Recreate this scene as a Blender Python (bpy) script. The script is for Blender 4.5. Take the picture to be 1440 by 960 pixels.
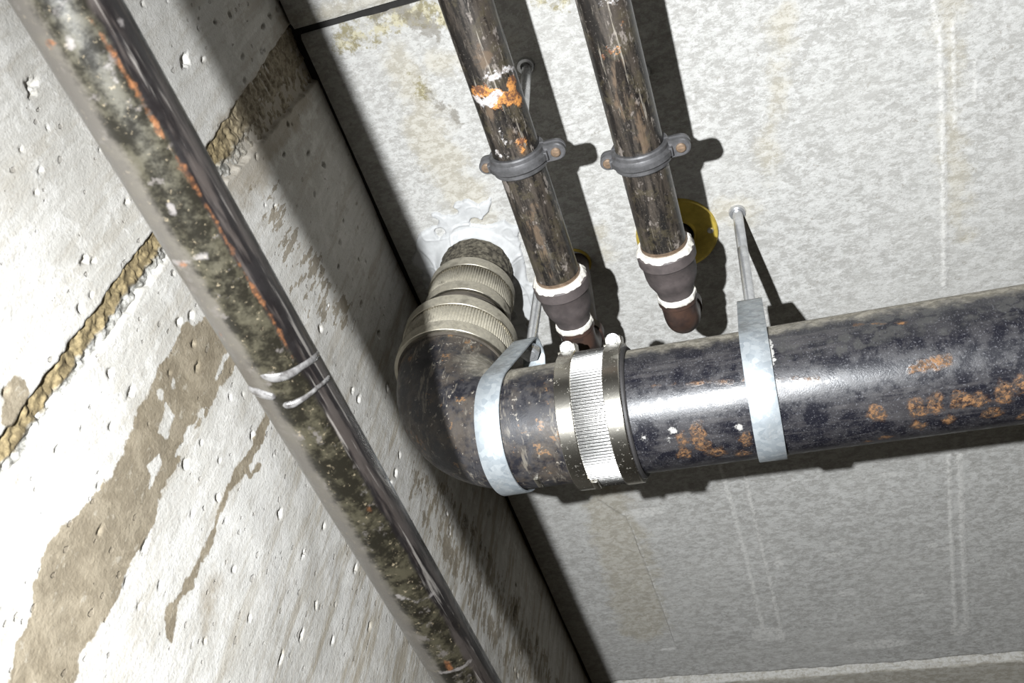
import bpy, bmesh, math
import numpy as np
from mathutils import Matrix, Vector

for o in list(bpy.data.objects):
    bpy.data.objects.remove(o)
scene = bpy.context.scene
COL = scene.collection

# ------------------------------------------------------------------ camera
CZ = 2.5                    # ceiling height
CAM = np.array([0.4215, 0.0, CZ - 0.9285])
F = 1348.39                 # focal length for a 1440 px wide frame
R = np.array([[0.9491710863, 0.2965979206, 0.1053751507],
              [-0.1664391008, 0.7570876480, -0.6317565345],
              [-0.2671558995, 0.5821064908, 0.7679711965]])   # rows: right, down, forward
cd = bpy.data.cameras.new('camera')
cam = bpy.data.objects.new('camera', cd)
COL.objects.link(cam)
cd.sensor_width = 36.0
cd.lens = 36.0 * F / 1440.0
cd.clip_start = 0.01
cd.clip_end = 50
M = Matrix.Identity(4)
for i in range(3):
    M[i][0] = R[0][i]; M[i][1] = -R[1][i]; M[i][2] = -R[2][i]; M[i][3] = CAM[i]
cam.matrix_world = M
cd.dof.use_dof = True
cd.dof.focus_distance = 0.98
cd.dof.aperture_fstop = 20.0
scene.camera = cam

# ------------------------------------------------------------------ light
w = bpy.data.worlds.new('world'); scene.world = w; w.use_nodes = True
bg = w.node_tree.nodes['Background']
bg.inputs[0].default_value = (1.0, 0.84, 0.58, 1)
bg.inputs[1].default_value = 0.030
LPOS = CAM + R.T @ np.array([-0.150, -0.022, 0.0])
ld = bpy.data.lights.new('torch', 'SPOT')          # hand torch held beside the camera
ld.energy = 138.0
ld.spot_size = math.radians(140)
ld.spot_blend = 1.0
ld.shadow_soft_size = 0.006
ld.color = (0.955, 0.985, 1.01)
lo = bpy.data.objects.new('torch', ld); lo.location = LPOS; COL.objects.link(lo)
aim = R.T @ np.array([1480.0 - 720, 850.0 - 480, F])
lo.rotation_euler = Vector(aim).to_track_quat('-Z', 'Y').to_euler()
vs = scene.view_settings
vs.view_transform = 'Standard'; vs.look = 'None'; vs.gamma = 1.0; vs.use_curve_mapping = False
vs.exposure = 0.0

# ------------------------------------------------------------------ survey helpers
rng = np.random.default_rng(7)
def ray(p):
    d = R.T @ np.array([p[0] - 720.0, p[1] - 480.0, F]); return d / np.linalg.norm(d)
def on_ceiling(p, dz=0.0):
    d = ray(p); t = (CZ - dz - CAM[2]) / d[2]; return CAM + t * d
def on_wall(p):
    d = ray(p); t = -CAM[0] / d[0]; return CAM + t * d
def C2(pts): return np.array([on_ceiling(p)[:2] for p in pts])
def W2(pts): return np.array([on_wall(p)[1:] for p in pts])

def seg_dist(P, a, b):
    ab = b - a; L = ab @ ab + 1e-12
    t = np.clip(((P - a) @ ab) / L, 0, 1)
    d = P - (a + t[:, None] * ab)
    return np.sqrt((d * d).sum(1)), t
def poly_sdf(P, poly):
    poly = np.asarray(poly); n = len(poly)
    d = np.full(len(P), 1e9); ins = np.zeros(len(P), bool)
    for i in range(n):
        a = poly[i]; b = poly[(i + 1) % n]
        d = np.minimum(d, seg_dist(P, a, b)[0])
        c = ((a[1] > P[:, 1]) != (b[1] > P[:, 1]))
        with np.errstate(divide='ignore', invalid='ignore'):
            xx = (b[0] - a[0]) * (P[:, 1] - a[1]) / (b[1] - a[1] + 1e-15) + a[0]
        ins ^= c & (P[:, 0] < xx)
    return np.where(ins, -d, d)
def line_sdf(P, pts, hw):
    pts = np.asarray(pts)
    hw = np.full(len(pts), hw) if np.isscalar(hw) else np.asarray(hw)
    d = np.full(len(P), 1e9)
    for i in range(len(pts) - 1):
        dd, t = seg_dist(P, pts[i], pts[i + 1])
        d = np.minimum(d, dd - (hw[i] + t * (hw[i + 1] - hw[i])))
    return d
def spot_sdf(P, c, rx, ry, rot=0.0):
    q = P - c; cs, sn = math.cos(rot), math.sin(rot)
    u = (q[:, 0] * cs + q[:, 1] * sn) / rx; v = (-q[:, 0] * sn + q[:, 1] * cs) / ry
    return (np.sqrt(u * u + v * v) - 1) * min(rx, ry)
def vnoise(P, s, seed=0):
    """smooth value noise on 2D points, feature size s"""
    q = P / s; i = np.floor(q).astype(np.int64); f = q - i; f = f * f * (3 - 2 * f)
    def h(a, b):
        n = (a * 374761393 + b * 668265263 + seed * 974711) & 0x7fffffff
        n = ((n ^ (n >> 13)) * 1274126177) & 0x7fffffff
        return ((n ^ (n >> 16)) & 0xffff) / 65535.0
    a, b = i[:, 0], i[:, 1]
    x0 = h(a, b) * (1 - f[:, 0]) + h(a + 1, b) * f[:, 0]
    x1 = h(a, b + 1) * (1 - f[:, 0]) + h(a + 1, b + 1) * f[:, 0]
    return (x0 * (1 - f[:, 1]) + x1 * f[:, 1]) - 0.5
def sstep(a, b, x):
    t = np.clip((x - a) / (b - a), 0, 1); return t * t * (3 - 2 * t)

# ------------------------------------------------------------------ mesh helpers
def make_obj(name, V, Fc, mat, parent=None, attrs=None, smooth=True, origin=None):
    V = np.asarray(V, float)
    if parent is not None:
        org = np.array(parent['_o'])
    else:
        org = np.array(origin if origin is not None else (0, 0, 0), float)
    me = bpy.data.meshes.new(name)
    Vl = V - org
    if isinstance(Fc, np.ndarray) and Fc.ndim == 2:
        nf, k = Fc.shape
        me.vertices.add(len(Vl)); me.vertices.foreach_set('co', Vl.ravel().astype(np.float32))
        me.loops.add(nf * k); me.loops.foreach_set('vertex_index', Fc.ravel().astype(np.int32))
        me.polygons.add(nf)
        me.polygons.foreach_set('loop_start', (np.arange(nf) * k).astype(np.int32))
        me.polygons.foreach_set('loop_total', np.full(nf, k, np.int32))
        me.update(calc_edges=True)
    else:
        me.from_pydata([tuple(v) for v in Vl], [], [tuple(int(i) for i in f) for f in Fc])
    me.validate()
    if attrs:
        for k2, a in attrs.items():
            at = me.attributes.new(k2, 'FLOAT', 'POINT')
            at.data.foreach_set('value', np.asarray(a, np.float32))
    me.polygons.foreach_set('use_smooth', np.full(len(me.polygons), bool(smooth)))
    if smooth and smooth != 'all':
        try: me.set_sharp_from_angle(angle=math.radians(38))
        except Exception: pass
    me.materials.append(mat)
    o = bpy.data.objects.new(name, me); COL.objects.link(o)
    o['_o'] = list(org)
    if parent is not None: o.parent = parent
    else: o.location = org
    return o
def empty(name, loc):
    o = bpy.data.objects.new(name, None); COL.objects.link(o)
    o.empty_display_size = 0.02; o.location = loc; o['_o'] = list(map(float, loc)); return o
def sub(parent, name, V, Fc, mat, **k):
    """sub-part: its parent sits at the thing's origin with no offset of its own"""
    return make_obj(name, V, Fc, mat, parent, **k)
def tag(o, label, cat, group=None):
    o['label'] = label; o['category'] = cat
    if group: o['group'] = group
    return o

def frame(D, toward=None):
    D = np.asarray(D, float); D = D / np.linalg.norm(D)
    t = np.asarray(toward if toward is not None else (0.3, -1, -0.9), float)
    e1 = t - (t @ D) * D; e1 /= np.linalg.norm(e1)
    return D, e1, np.cross(D, e1)
class Parts:
    """collects pieces into one mesh"""
    def __init__(s): s.V = []; s.F = []; s.n = 0
    def add(s, V, Fc):
        s.V.append(np.asarray(V, float)); s.F += [[int(i) + s.n for i in f] for f in Fc]; s.n += len(V); return s
    def get(s): return np.vstack(s.V), s.F
def lathe(A, D, prof, n=64, toward=None, rfun=None, closed=False, caps=False):
    """prof: list of (t along D, radius). returns V,F,(S arc length, T)"""
    A = np.asarray(A, float); D, e1, e2 = frame(D, toward)
    prof = np.asarray(prof, float); m = len(prof)
    an = -np.pi + np.arange(n) * 2 * np.pi / n
    V = np.zeros((m, n, 3)); S = np.zeros((m, n)); T = np.zeros((m, n))
    for i, (t, r) in enumerate(prof):
        rr = np.full(n, r) if rfun is None else rfun(an, t, r)
        V[i] = A + t * D + np.outer(rr * np.cos(an), e1) + np.outer(rr * np.sin(an), e2)
        S[i] = an * r; T[i] = t
    idx = np.arange(m * n).reshape(m, n)
    k = m if closed else m - 1
    Fs = []
    for i in range(k):
        a = idx[i]; b = idx[(i + 1) % m]
        Fs.append(np.stack([a, np.roll(a, -1), np.roll(b, -1), b], 1))
    Fl = np.vstack(Fs)
    V = V.reshape(-1, 3)
    if caps:
        Fl = [list(f) for f in Fl]
        Fl.append(list(idx[0][::-1])); Fl.append(list(idx[-1]))
    return V, Fl, (S.ravel(), T.ravel())
def cyl_hit(p, A, D, r, toward=None):
    """pixel -> (arc length, t) on a cylinder"""
    A = np.asarray(A, float); D, e1, e2 = frame(D, toward)
    d = ray(p); o = CAM - A
    dp = d - (d @ D) * D; op = o - (o @ D) * D
    a = dp @ dp; b = 2 * dp @ op; c = op @ op - r * r
    q = b * b - 4 * a * c
    t = (-b - math.sqrt(q)) / (2 * a) if q > 0 else -b / (2 * a)
    P = o + t * d
    return np.array([math.atan2(P @ e2, P @ e1) * r, P @ D])
def box(c, hx, hy, hz, ax=None, bev=0.0):
    """box with half sizes along axes ax (3 unit vectors)"""
    ax = np.eye(3) if ax is None else np.asarray(ax, float)
    bm = bmesh.new(); bmesh.ops.create_cube(bm, size=2.0)
    for v in bm.verts: v.co = Vector((v.co.x * hx, v.co.y * hy, v.co.z * hz))
    if bev > 0: bmesh.ops.bevel(bm, geom=list(bm.edges), offset=bev, segments=2, affect='EDGES', profile=0.6)
    bm.verts.index_update()
    V = np.array([v.co[:] for v in bm.verts]) @ ax + np.asarray(c)
    Fl = [[v.index for v in f.verts] for f in bm.faces]; bm.free(); return V, Fl
def prism(c, D, pts2, h, toward=None, bev=0.0):
    """extrude polygon pts2 (in e1,e2) along D from c by h"""
    D, e1, e2 = frame(D, toward); c = np.asarray(c, float)
    pts2 = np.asarray(pts2, float); n = len(pts2)
    cen = pts2.mean(0)
    rings = [(0, 1.0), (h, 1.0)] if bev <= 0 else [(0, 1.0), (h - bev, 1.0), (h, 1 - bev / np.abs(pts2 - cen).max())]
    V = []
    for t, s in rings:
        q = cen + (pts2 - cen) * s
        V.append(c + t * D + np.outer(q[:, 0], e1) + np.outer(q[:, 1], e2))
    Fl = []
    for i in range(len(rings) - 1):
        for j in range(n):
            k = (j + 1) % n; Fl.append([i * n + j, i * n + k, (i + 1) * n + k, (i + 1) * n + j])
    Fl.append(list(range(n))[::-1]); Fl.append([(len(rings) - 1) * n + j for j in range(n)])
    return np.vstack(V), Fl
def hexa(r): return [(r * math.cos(i * math.pi / 3), r * math.sin(i * math.pi / 3)) for i in range(6)]
def circ(r, n=20): return [(r * math.cos(2 * math.pi * i / n), r * math.sin(2 * math.pi * i / n)) for i in range(n)]
def grid(us, vs_):
    nu, nv = len(us), len(vs_)
    U, Vv = np.meshgrid(us, vs_, indexing='ij')
    idx = np.arange(nu * nv).reshape(nu, nv)
    Fl = np.stack([idx[:-1, :-1], idx[1:, :-1], idx[1:, 1:], idx[:-1, 1:]], -1).reshape(-1, 4)
    return U.ravel(), Vv.ravel(), Fl, idx

# ------------------------------------------------------------------ material helpers
class NT:
    def __init__(s, name):
        s.m = bpy.data.materials.new(name); s.m.use_nodes = True
        s.t = s.m.node_tree; s.b = s.t.nodes['Principled BSDF']; s.L = s.t.links
        tc = s.t.nodes.new('ShaderNodeTexCoord'); s.pos = tc.outputs['Object']
    def _set(s, sock, v):
        if isinstance(v, bpy.types.NodeSocket): s.L.new(v, sock)
        elif v is not None:
            if hasattr(sock.default_value, '__len__') and not hasattr(v, '__len__'): v = (v,) * len(sock.default_value)
            if hasattr(v, '__len__') and len(v) == 3 and len(sock.default_value) == 4: v = tuple(v) + (1,)
            sock.default_value = v
    def math(s, op, a, b=None, clamp=False):
        n = s.t.nodes.new('ShaderNodeMath'); n.operation = op; n.use_clamp = clamp
        s._set(n.inputs[0], a); s._set(n.inputs[1], b); return n.outputs[0]
    def mul(s, a, b): return s.math('MULTIPLY', a, b)
    def add(s, a, b): return s.math('ADD', a, b)
    def noise(s, scale, detail=4, rough=0.6, vec=None, dist=0.0):
        n = s.t.nodes.new('ShaderNodeTexNoise'); n.inputs['Scale'].default_value = scale
        n.inputs['Detail'].default_value = min(detail, 4.5); n.inputs['Roughness'].default_value = rough
        n.inputs['Distortion'].default_value = dist
        s.L.new(vec or s.pos, n.inputs['Vector']); return n.outputs['Fac']
    def stretch(s, sx, sy, sz):
        n = s.t.nodes.new('ShaderNodeMapping'); n.inputs['Scale'].default_value = (sx, sy, sz)
        s.L.new(s.pos, n.inputs['Vector']); return n.outputs[0]
    def voro(s, scale, vec=None, feature='F1'):
        n = s.t.nodes.new('ShaderNodeTexVoronoi'); n.feature = feature; n.inputs['Scale'].default_value = scale
        s.L.new(vec or s.pos, n.inputs['Vector']); return n
    def attr(s, name):
        n = s.t.nodes.new('ShaderNodeAttribute'); n.attribute_name = name; return n.outputs['Fac']
    def ramp(s, x, a, b, lo=0.0, hi=1.0, smooth=True):
        n = s.t.nodes.new('ShaderNodeMapRange'); n.interpolation_type = 'SMOOTHSTEP' if smooth else 'LINEAR'
        s._set(n.inputs[0], x); n.inputs[1].default_value = a; n.inputs[2].default_value = b
        n.inputs[3].default_value = lo; n.inputs[4].default_value = hi; return n.outputs[0]
    def mix(s, fac, a, b):
        n = s.t.nodes.new('ShaderNodeMix'); n.data_type = 'RGBA'
        s._set(n.inputs[0], fac); s._set(n.inputs[6], a); s._set(n.inputs[7], b); return n.outputs[2]
    def tint(s, c, col):
        n = s.t.nodes.new('ShaderNodeMix'); n.data_type = 'RGBA'; n.blend_type = 'MULTIPLY'; n.inputs[0].default_value = 1.0
        s._set(n.inputs[6], c); s._set(n.inputs[7], col); return n.outputs[2]
    def mask(s, name, amp=3.0, scale=120, edge=0.8, detail=5):
        """attribute holds a signed distance in mm; roughen its edge with noise"""
        n = s.add(s.attr(name), s.mul(s.add(s.noise(scale, detail, 0.65), -0.5), amp * 2))
        return s.ramp(n, edge, -edge)
    def normal_z(s):
        g = s.t.nodes.new('ShaderNodeNewGeometry'); x = s.t.nodes.new('ShaderNodeSeparateXYZ')
        s.L.new(g.outputs['True Normal'], x.inputs[0]); return x.outputs[2]
    def bump(s, h, strength=0.5, dist=0.001, prev=None):
        n = s.t.nodes.new('ShaderNodeBump'); n.inputs['Strength'].default_value = strength
        n.inputs['Distance'].default_value = dist; s._set(n.inputs['Height'], h)
        if prev is not None: s.L.new(prev, n.inputs['Normal'])
        return n.outputs[0]
    def out(s, col=None, rough=None, metal=None, nor=None, spec=None):
        s._set(s.b.inputs['Base Color'], col); s._set(s.b.inputs['Roughness'], rough)
        s._set(s.b.inputs['Metallic'], metal); s._set(s.b.inputs['Specular IOR Level'], spec)
        if nor is not None: s.L.new(nor, s.b.inputs['Normal'])
        return s.m

# ------------------------------------------------------------------ materials
def mat_wall():
    s = NT('wall_concrete')
    big = s.noise(5, 4, .55); med = s.noise(40, 8, .75, dist=.4)
    streak = s.noise(13, 7, .68, s.stretch(1, 4.2, 0.5))
    blot = s.noise(85, 7, .75, s.stretch(1, 1.3, .75)); fine = s.noise(420, 4, .7)
    c = s.mix(s.ramp(big, .40, .60), (.35, .342, .325), (.415, .41, .40))
    c = s.mix(s.mul(s.ramp(med, .50, .60), .5), c, (.50, .497, .49))
    c = s.mix(s.mul(s.ramp(blot, .53, .64), .5), c, (.29, .275, .25))
    c = s.mix(s.mul(s.ramp(fine, .55, .68), .35), c, (.25, .235, .21))
    c = s.mix(s.mul(s.ramp(streak, .49, .64), s.ramp(s.attr('low'), 0, 1, .30, .8)), c, (.235, .207, .16))
    c = s.mix(s.mul(s.ramp(s.noise(45, 6, .7, s.stretch(1, 4.0, .35)), .53, .62), s.ramp(s.attr('low'), 0, 1, .1, .6)), c, (.26, .24, .205))
    c = s.mix(s.mul(s.ramp(streak, .47, .36), .4), c, (.49, .485, .475))
    stain = s.mask('stain', 9.0, 60, 1.0, 8)
    sc = s.mix(s.ramp(med, .40, .60), (.135, .112, .078), (.190, .162, .118))
    sc = s.mix(s.mul(s.ramp(blot, .58, .66), .5), sc, (.30, .28, .24))
    st2 = s.add(s.math('MAXIMUM', s.attr('stain2'), -14), s.mul(s.add(s.noise(26, 8, .72, s.stretch(1, 2.6, .75)), -.5), 150))
    st2 = s.ramp(st2, -13, -17)
    c = s.mix(s.mul(s.math('MAXIMUM', stain, s.mul(st2, .85)), .95), c, sc)
    soft = s.ramp(s.add(s.attr('soft'), s.mul(s.add(s.noise(26, 6, .7), -.5), 60)), 9, -9)
    c = s.mix(s.mul(soft, .5), c, (.17, .135, .085))
    pit = s.voro(150, s.stretch(1, 1, .62)); rad = s.t.nodes.new('ShaderNodeSeparateColor'); s.L.new(pit.outputs['Color'], rad.inputs[0])
    pr = s.ramp(rad.outputs[0], .86, 1.0, 0.0, .30, smooth=False)
    pd = s.math('SUBTRACT', s.add(pit.outputs['Distance'], s.mul(s.add(s.noise(260, 3), -.5), .5)), pr)
    hole = s.ramp(pd, 0.03, -.05)
    c = s.mix(s.mul(hole, .3), c, (.12, .10, .08))
    h = s.add(s.mul(med, .5), s.add(s.mul(fine, .35), s.mul(blot, .4)))
    n = s.bump(h, .8, .0018); n = s.bump(s.mul(hole, -1), .8, .0014, n)
    c = s.tint(c, (1.02, 1.0, .96))
    return s.out(c, s.ramp(stain, 0, 1, .82, .68), 0, n, .25)
def mat_ceiling():
    s = NT('ceiling_concrete')
    big = s.noise(4, 4, .55); med = s.noise(85, 9, .80, s.stretch(.9, 1.25, 1), dist=.3); fine = s.noise(520, 5, .75)
    vein = s.noise(210, 7, .75, s.stretch(.65, 1.3, 1), dist=.4)
    c = s.mix(s.ramp(med, .42, .58), (.275, .272, .265), (.385, .385, .382))
    c = s.mix(s.mul(s.ramp(big, .42, .60), .35), c, (.37, .367, .358))
    c = s.mix(s.mul(s.ramp(vein, .54, .62), .55), c, (.46, .46, .462))
    c = s.mix(s.mul(s.ramp(vein, .45, .37), .5), c, (.215, .212, .203))
    c = s.mix(s.mul(s.ramp(fine, .54, .64), .35), c, (.21, .205, .195))
    c = s.mix(s.mul(s.ramp(s.noise(110, 6, .75), .62, .68), .5), c, (.165, .15, .13))
    bg_ = s.ramp(s.add(s.attr('beige'), s.mul(s.add(s.noise(24, 7, .72), -.5), 80)), 12, -12)
    c = s.mix(s.mul(bg_, .62), c, s.mix(s.ramp(med, .42, .58), (.262, .240, .190), (.36, .34, .295)))
    ye = s.mask('yellow', 30, 45, 3.0, 8)
    c = s.mix(s.mul(ye, s.ramp(s.noise(60, 6, .75), .42, .56, .1, .9)), c, s.mix(s.ramp(s.noise(90, 5, .7), .45, .56), (.17, .15, .085), (.345, .32, .225)))
    gr = s.mask('grime', 24, 70, 2.5, 8)
    c = s.mix(s.mul(gr, .65), c, (.13, .118, .098))
    wl = s.mask('white', 5.0, 150, 1.5, 8)
    c = s.mix(s.mul(wl, s.ramp(s.noise(200, 5, .7), .44, .56, .2, .85)), c, (.47, .467, .46))
    n = s.bump(s.add(s.mul(med, .5), s.add(s.mul(fine, .35), s.mul(vein, .4))), .6, .0016)
    c = s.tint(c, (1.015, 1.0, .965))
    return s.out(c, .85, 0, n, .25)
def mat_plain(name, col, rough=.7, metal=0, var=.25, scale=80, bump=.2, spec=.5, col2=None):
    s = NT(name); x = s.noise(scale, 5, .65)
    d = col2 or tuple(v * (1 - var) for v in col)
    c = s.mix(s.ramp(x, .3, .7), d, col)
    return s.out(c, s.ramp(x, .3, .7, min(1, rough + .1), rough), metal, s.bump(x, bump, .0006), spec)
def mat_iron(name, elbow=False):
    s = NT(name)
    fine = s.noise(700, 3, .7); med = s.noise(60, 7, .75); lng = s.noise(60, 6, .7, s.stretch(.12, 1, 1))
    c = s.mix(s.ramp(med, .42, .60), (.006, .006, .009), (.020, .019, .021))
    if elbow:
        c = s.mix(s.mul(s.ramp(s.noise(24, 7, .78), .44, .62), .85), c, (.042, .034, .027))
        ring = s.noise(80, 7, .78, s.stretch(1, .2, .2))
        c = s.mix(s.mul(s.ramp(ring, .56, .64), .65), c, (.13, .115, .093))
        c = s.mix(s.mul(s.ramp(s.noise(130, 6, .8), .60, .66), .8), c, (.20, .18, .15))
        c = s.mix(s.mul(s.ramp(s.noise(46, 6, .75), .60, .65), .8), c, (.14, .078, .036))
    else:
        c = s.mix(s.mul(s.ramp(lng, .53, .64), .5), c, (.050, .047, .047))
        c = s.mix(s.mul(s.ramp(fine, .58, .66), .5), c, (.12, .12, .13))
        c = s.mix(s.mul(s.mask('grey', 10, 120, 1.4, 7), s.ramp(s.noise(40, 4), .42, .56, .1, .7)), c, (.042, .041, .039))
    dust = s.ramp(s.add(s.normal_z(), s.mul(s.add(s.noise(35, 6, .75), -.5), .7)), .10, .44)
    c = s.mix(s.mul(dust, .85), c, s.mix(s.ramp(s.noise(160, 5, .7), .42, .58), (.150, .135, .104), (.27, .246, .20)))
    rough = s.ramp(med, .4, .6, .30, .44)
    if elbow: rough = s.ramp(med, .4, .6, .45, .65)
    hgt = s.add(s.mul(fine, .45), s.mul(med, .5))
    if not elbow:
        ru = s.mask('rust', 9.0, 130, 1.6, 7)
        ru = s.mul(ru, s.ramp(s.noise(260, 5, .75), .40, .53, .12, 1.0))
        rc = s.mix(s.ramp(s.noise(200, 6, .75), .43, .60), (.036, .021, .012), (.155, .076, .028))
        c = s.mix(s.mul(ru, .95), c, rc)
        wh = s.mask('white', 8.0, 200, .9, 7)
        c = s.mix(s.mul(wh, .7), c, (.34, .33, .31))
        rough = s.math('MAXIMUM', rough, s.mul(s.math('MAXIMUM', ru, wh), .85))
        hgt = s.add(hgt, s.mul(ru, .6))
    rough = s.math('MAXIMUM', rough, s.mul(dust, .9))
    return s.out(c, rough, 0.0, s.bump(hgt, .35, .0007), .45)
def mat_branch():
    s = NT('weathered_steel_pipe')
    lng = s.noise(55, 7, .75, s.stretch(1.3, .22, 1.3)); med = s.noise(38, 7, .75); fine = s.noise(500, 4, .7)
    c = s.mix(s.ramp(lng, .42, .60), (.007, .006, .0055), (.034, .027, .021))
    c = s.mix(s.mul(s.ramp(med, .50, .60), .55), c, (.046, .038, .023))
    c = s.mix(s.mul(s.ramp(s.noise(60, 7, .8, s.stretch(1, .5, 1)), .56, .64), .8), c, (.15, .13, .115))
    scr = s.noise(260, 5, .7, s.stretch(1, .06, 1))
    c = s.mix(s.mul(s.ramp(scr, .61, .68), .6), c, (.24, .215, .18))
    c = s.mix(s.mul(s.ramp(fine, .60, .68), .4), c, (.16, .14, .12))
    br = s.mask('brown', 14, 60, 2.0, 7)
    c = s.mix(s.mul(br, s.ramp(lng, .45, .56, .05, .6)), c, (.095, .064, .040))
    ru = s.mask('rust', 14, 80, 1.3, 8)
    rc = s.mix(s.ramp(s.noise(120, 6, .78), .42, .58), (.075, .030, .014), (.36, .155, .036))
    c = s.mix(ru, c, rc)
    wh = s.mask('white', 12, 90, 1.2, 8)
    c = s.mix(s.mul(wh, .85), c, s.mix(s.ramp(fine, .42, .58), (.26, .23, .215), (.44, .43, .43)))
    dust = s.ramp(s.add(s.normal_z(), s.mul(s.add(med, -.5), .9)), .15, .55)
    c = s.mix(s.mul(dust, .7), c, (.11, .098, .078))
    rough = s.ramp(lng, .4, .6, .32, .52)
    rough = s.math('MAXIMUM', rough, s.mul(s.math('MAXIMUM', ru, wh), .85))
    h = s.add(s.mul(med, .5), s.add(s.mul(fine, .25), s.mul(s.math('MAXIMUM', ru, wh), 1.2)))
    return s.out(c, rough, 0, s.bump(h, .45, .0009), .45)
def mat_near():
    s = NT('olive_steel_pipe')
    med = s.noise(48, 7, .75); fine = s.noise(320, 5, .7); lng = s.noise(60, 6, .7, s.stretch(1.5, .15, 1.5))
    green = s.mix(s.ramp(med, .42, .60), (.0052, .0046, .0032), (.0200, .0176, .0108))
    green = s.mix(s.mul(s.ramp(s.noise(70, 6, .75), .57, .67), .7), green, (.055, .049, .045))
    green = s.mix(s.mul(s.ramp(fine, .60, .68), .7), green, (.11, .09, .06))
    side = s.mix(s.ramp(lng, .46, .58), (.005, .0042, .0042), (.024, .020, .018))
    scr = s.noise(300, 5, .6, s.stretch(1, .035, 1))
    side = s.mix(s.mul(s.ramp(scr, .58, .65), .7), side, (.12, .11, .10))  # thin pale reflection lines painted into the black side
    e = s.add(s.attr('side'), s.mul(s.add(s.noise(40, 5, .7), -.5), 9))
    c = s.mix(s.ramp(e, -1.5, 2.0), green, side)
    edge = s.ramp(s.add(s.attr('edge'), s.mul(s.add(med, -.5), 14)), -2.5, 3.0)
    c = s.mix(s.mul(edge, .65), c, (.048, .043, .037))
    fade = s.ramp(s.add(s.attr('tt'), s.mul(s.add(s.noise(14, 5, .7), -.5), .7)), .45, 1.0)
    dk = s.mix(s.ramp(med, .42, .60), (.0055, .0045, .0036), (.022, .018, .012))
    dk = s.mix(s.mul(s.ramp(scr, .59, .67), .6), dk, (.085, .075, .062))
    dk = s.mix(s.mul(s.ramp(s.noise(150, 6, .78), .60, .65), .8), dk, (.12, .095, .066))
    c = s.mix(s.mul(fade, .85), c, dk)
    ru = s.mask('rust', 4, 90, .9, 7)
    c = s.mix(s.mul(ru, s.ramp(s.noise(60, 5, .7), .40, .54, .4, .9)), c, s.mix(s.ramp(fine, .42, .58), (.032, .015, .008), (.085, .036, .015)))
    wh = s.mask('white', 6, 100, 1.0, 7)
    c = s.mix(s.mul(wh, .6), c, (.115, .105, .10))
    h = s.add(s.mul(med, .5), s.mul(fine, .3))
    return s.out(c, s.ramp(med, .4, .6, .28, .46), 0, s.bump(h, .35, .0007), .4)
def mat_steel(name, col, dusty, dcol=(.20, .183, .147), rough=.3):
    s = NT(name)
    med = s.noise(55, 6, .7); fine = s.noise(320, 4, .7)
    d = s.ramp(s.add(s.mul(s.normal_z(), .35), s.mul(s.add(med, -.5), 1.1)), dusty - .25, dusty + .3)
    sp = s.mul(s.ramp(fine, .60, .72), .6)
    d = s.math('MAXIMUM', d, sp)
    c = s.mix(d, col, s.mix(s.ramp(fine, .4, .6), tuple(v * .75 for v in dcol), dcol))
    return s.out(c, s.ramp(d, 0, 1, rough, .85), s.ramp(d, 0, 1, 1.0, .0), s.bump(fine, .12, .0005), .5)
def mat_zinc(name='zinc_strap'):
    s = NT(name); v = s.voro(210); med = s.noise(90, 5, .7)
    sc = s.t.nodes.new('ShaderNodeSeparateColor'); s.L.new(v.outputs['Color'], sc.inputs[0])
    c = s.mix(sc.outputs[0], (.25, .278, .30), (.36, .385, .40))
    c = s.mix(s.mul(s.ramp(s.noise(45, 7, .78), .50, .60), .5), c, (.20, .215, .225))
    d = s.ramp(s.add(s.mul(s.normal_z(), .6), s.mul(s.add(med, -.5), .7)), .1, .5)
    c = s.mix(s.mul(d, .75), c, (.165, .16, .148))
    c = s.mix(s.mul(s.ramp(s.noise(60, 6, .75), .57, .65), .35), c, (.43, .43, .42))
    return s.out(c, s.ramp(med, .3, .7, .42, .58), .55, s.bump(med, .12, .0004), .5)

M_WALL = mat_wall(); M_CEIL = mat_ceiling()
M_IRON = mat_iron('black_cast_iron'); M_ELBOW = mat_iron('scuffed_cast_iron', True)
M_BRANCH = mat_branch(); M_NEAR = mat_near()
M_SHIELD = mat_steel('stainless_shield', (.36, .355, .345), .34, rough=.27)
M_BAND = mat_steel('stainless_band', (.50, .475, .42), .27, rough=.26)
M_DUSTY = mat_steel('dusty_stainless', (.34, .315, .26), -.12, dcol=(.215, .195, .150), rough=.34)
M_RUBBER = mat_plain('black_rubber', (.022, .02, .02), .6, 0, .4)
M_RUBBERD = mat_plain('dusty_rubber', (.075, .063, .049), .8, 0, .5, 60)
M_ZINC = mat_zinc()
M_ROD = mat_plain('zinc_rod', (.62, .625, .635), .26, .8, .25, 120, .15)
M_BOLT = mat_plain('bright_zinc_bolt', (.55, .55, .545), .35, .6, .15, 200, .1)
M_FIT = mat_plain('malleable_fitting', (.066, .054, .052), .55, .0, .35, 70, .35, .45, (.038, .031, .030))
M_FITR = mat_plain('rust_brown_fitting', (.046, .026, .019), .36, 0, .5, 60, .5, .5, (.016, .011, .010))
M_WHITE = mat_plain('white_joint_compound', (.50, .475, .43), .9, 0, .25, 260, .9)
M_CLAMP = mat_plain('grey_cast_clamp', (.105, .103, .106), .40, .45, .3, 110, .35, .5, (.055, .054, .055))
M_SCREW = mat_plain('tarnished_screw', (.20, .14, .095), .4, .5, .5, 160, .3)
M_GOLD = mat_plain('gold_plated_escutcheon', (.60, .45, .085), .40, .5, .30, 70, .2)
M_DARK = mat_plain('painted_void', (.012, .011, .010), .9, 0, .2)  # black colour standing in for the shade in gaps and holes
M_FOAM = None
M_STUB = mat_plain('crusted_iron_stub', (.135, .12, .09), .85, 0, .75, 190, 1.0, .3, (.018, .015, .011))
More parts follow.
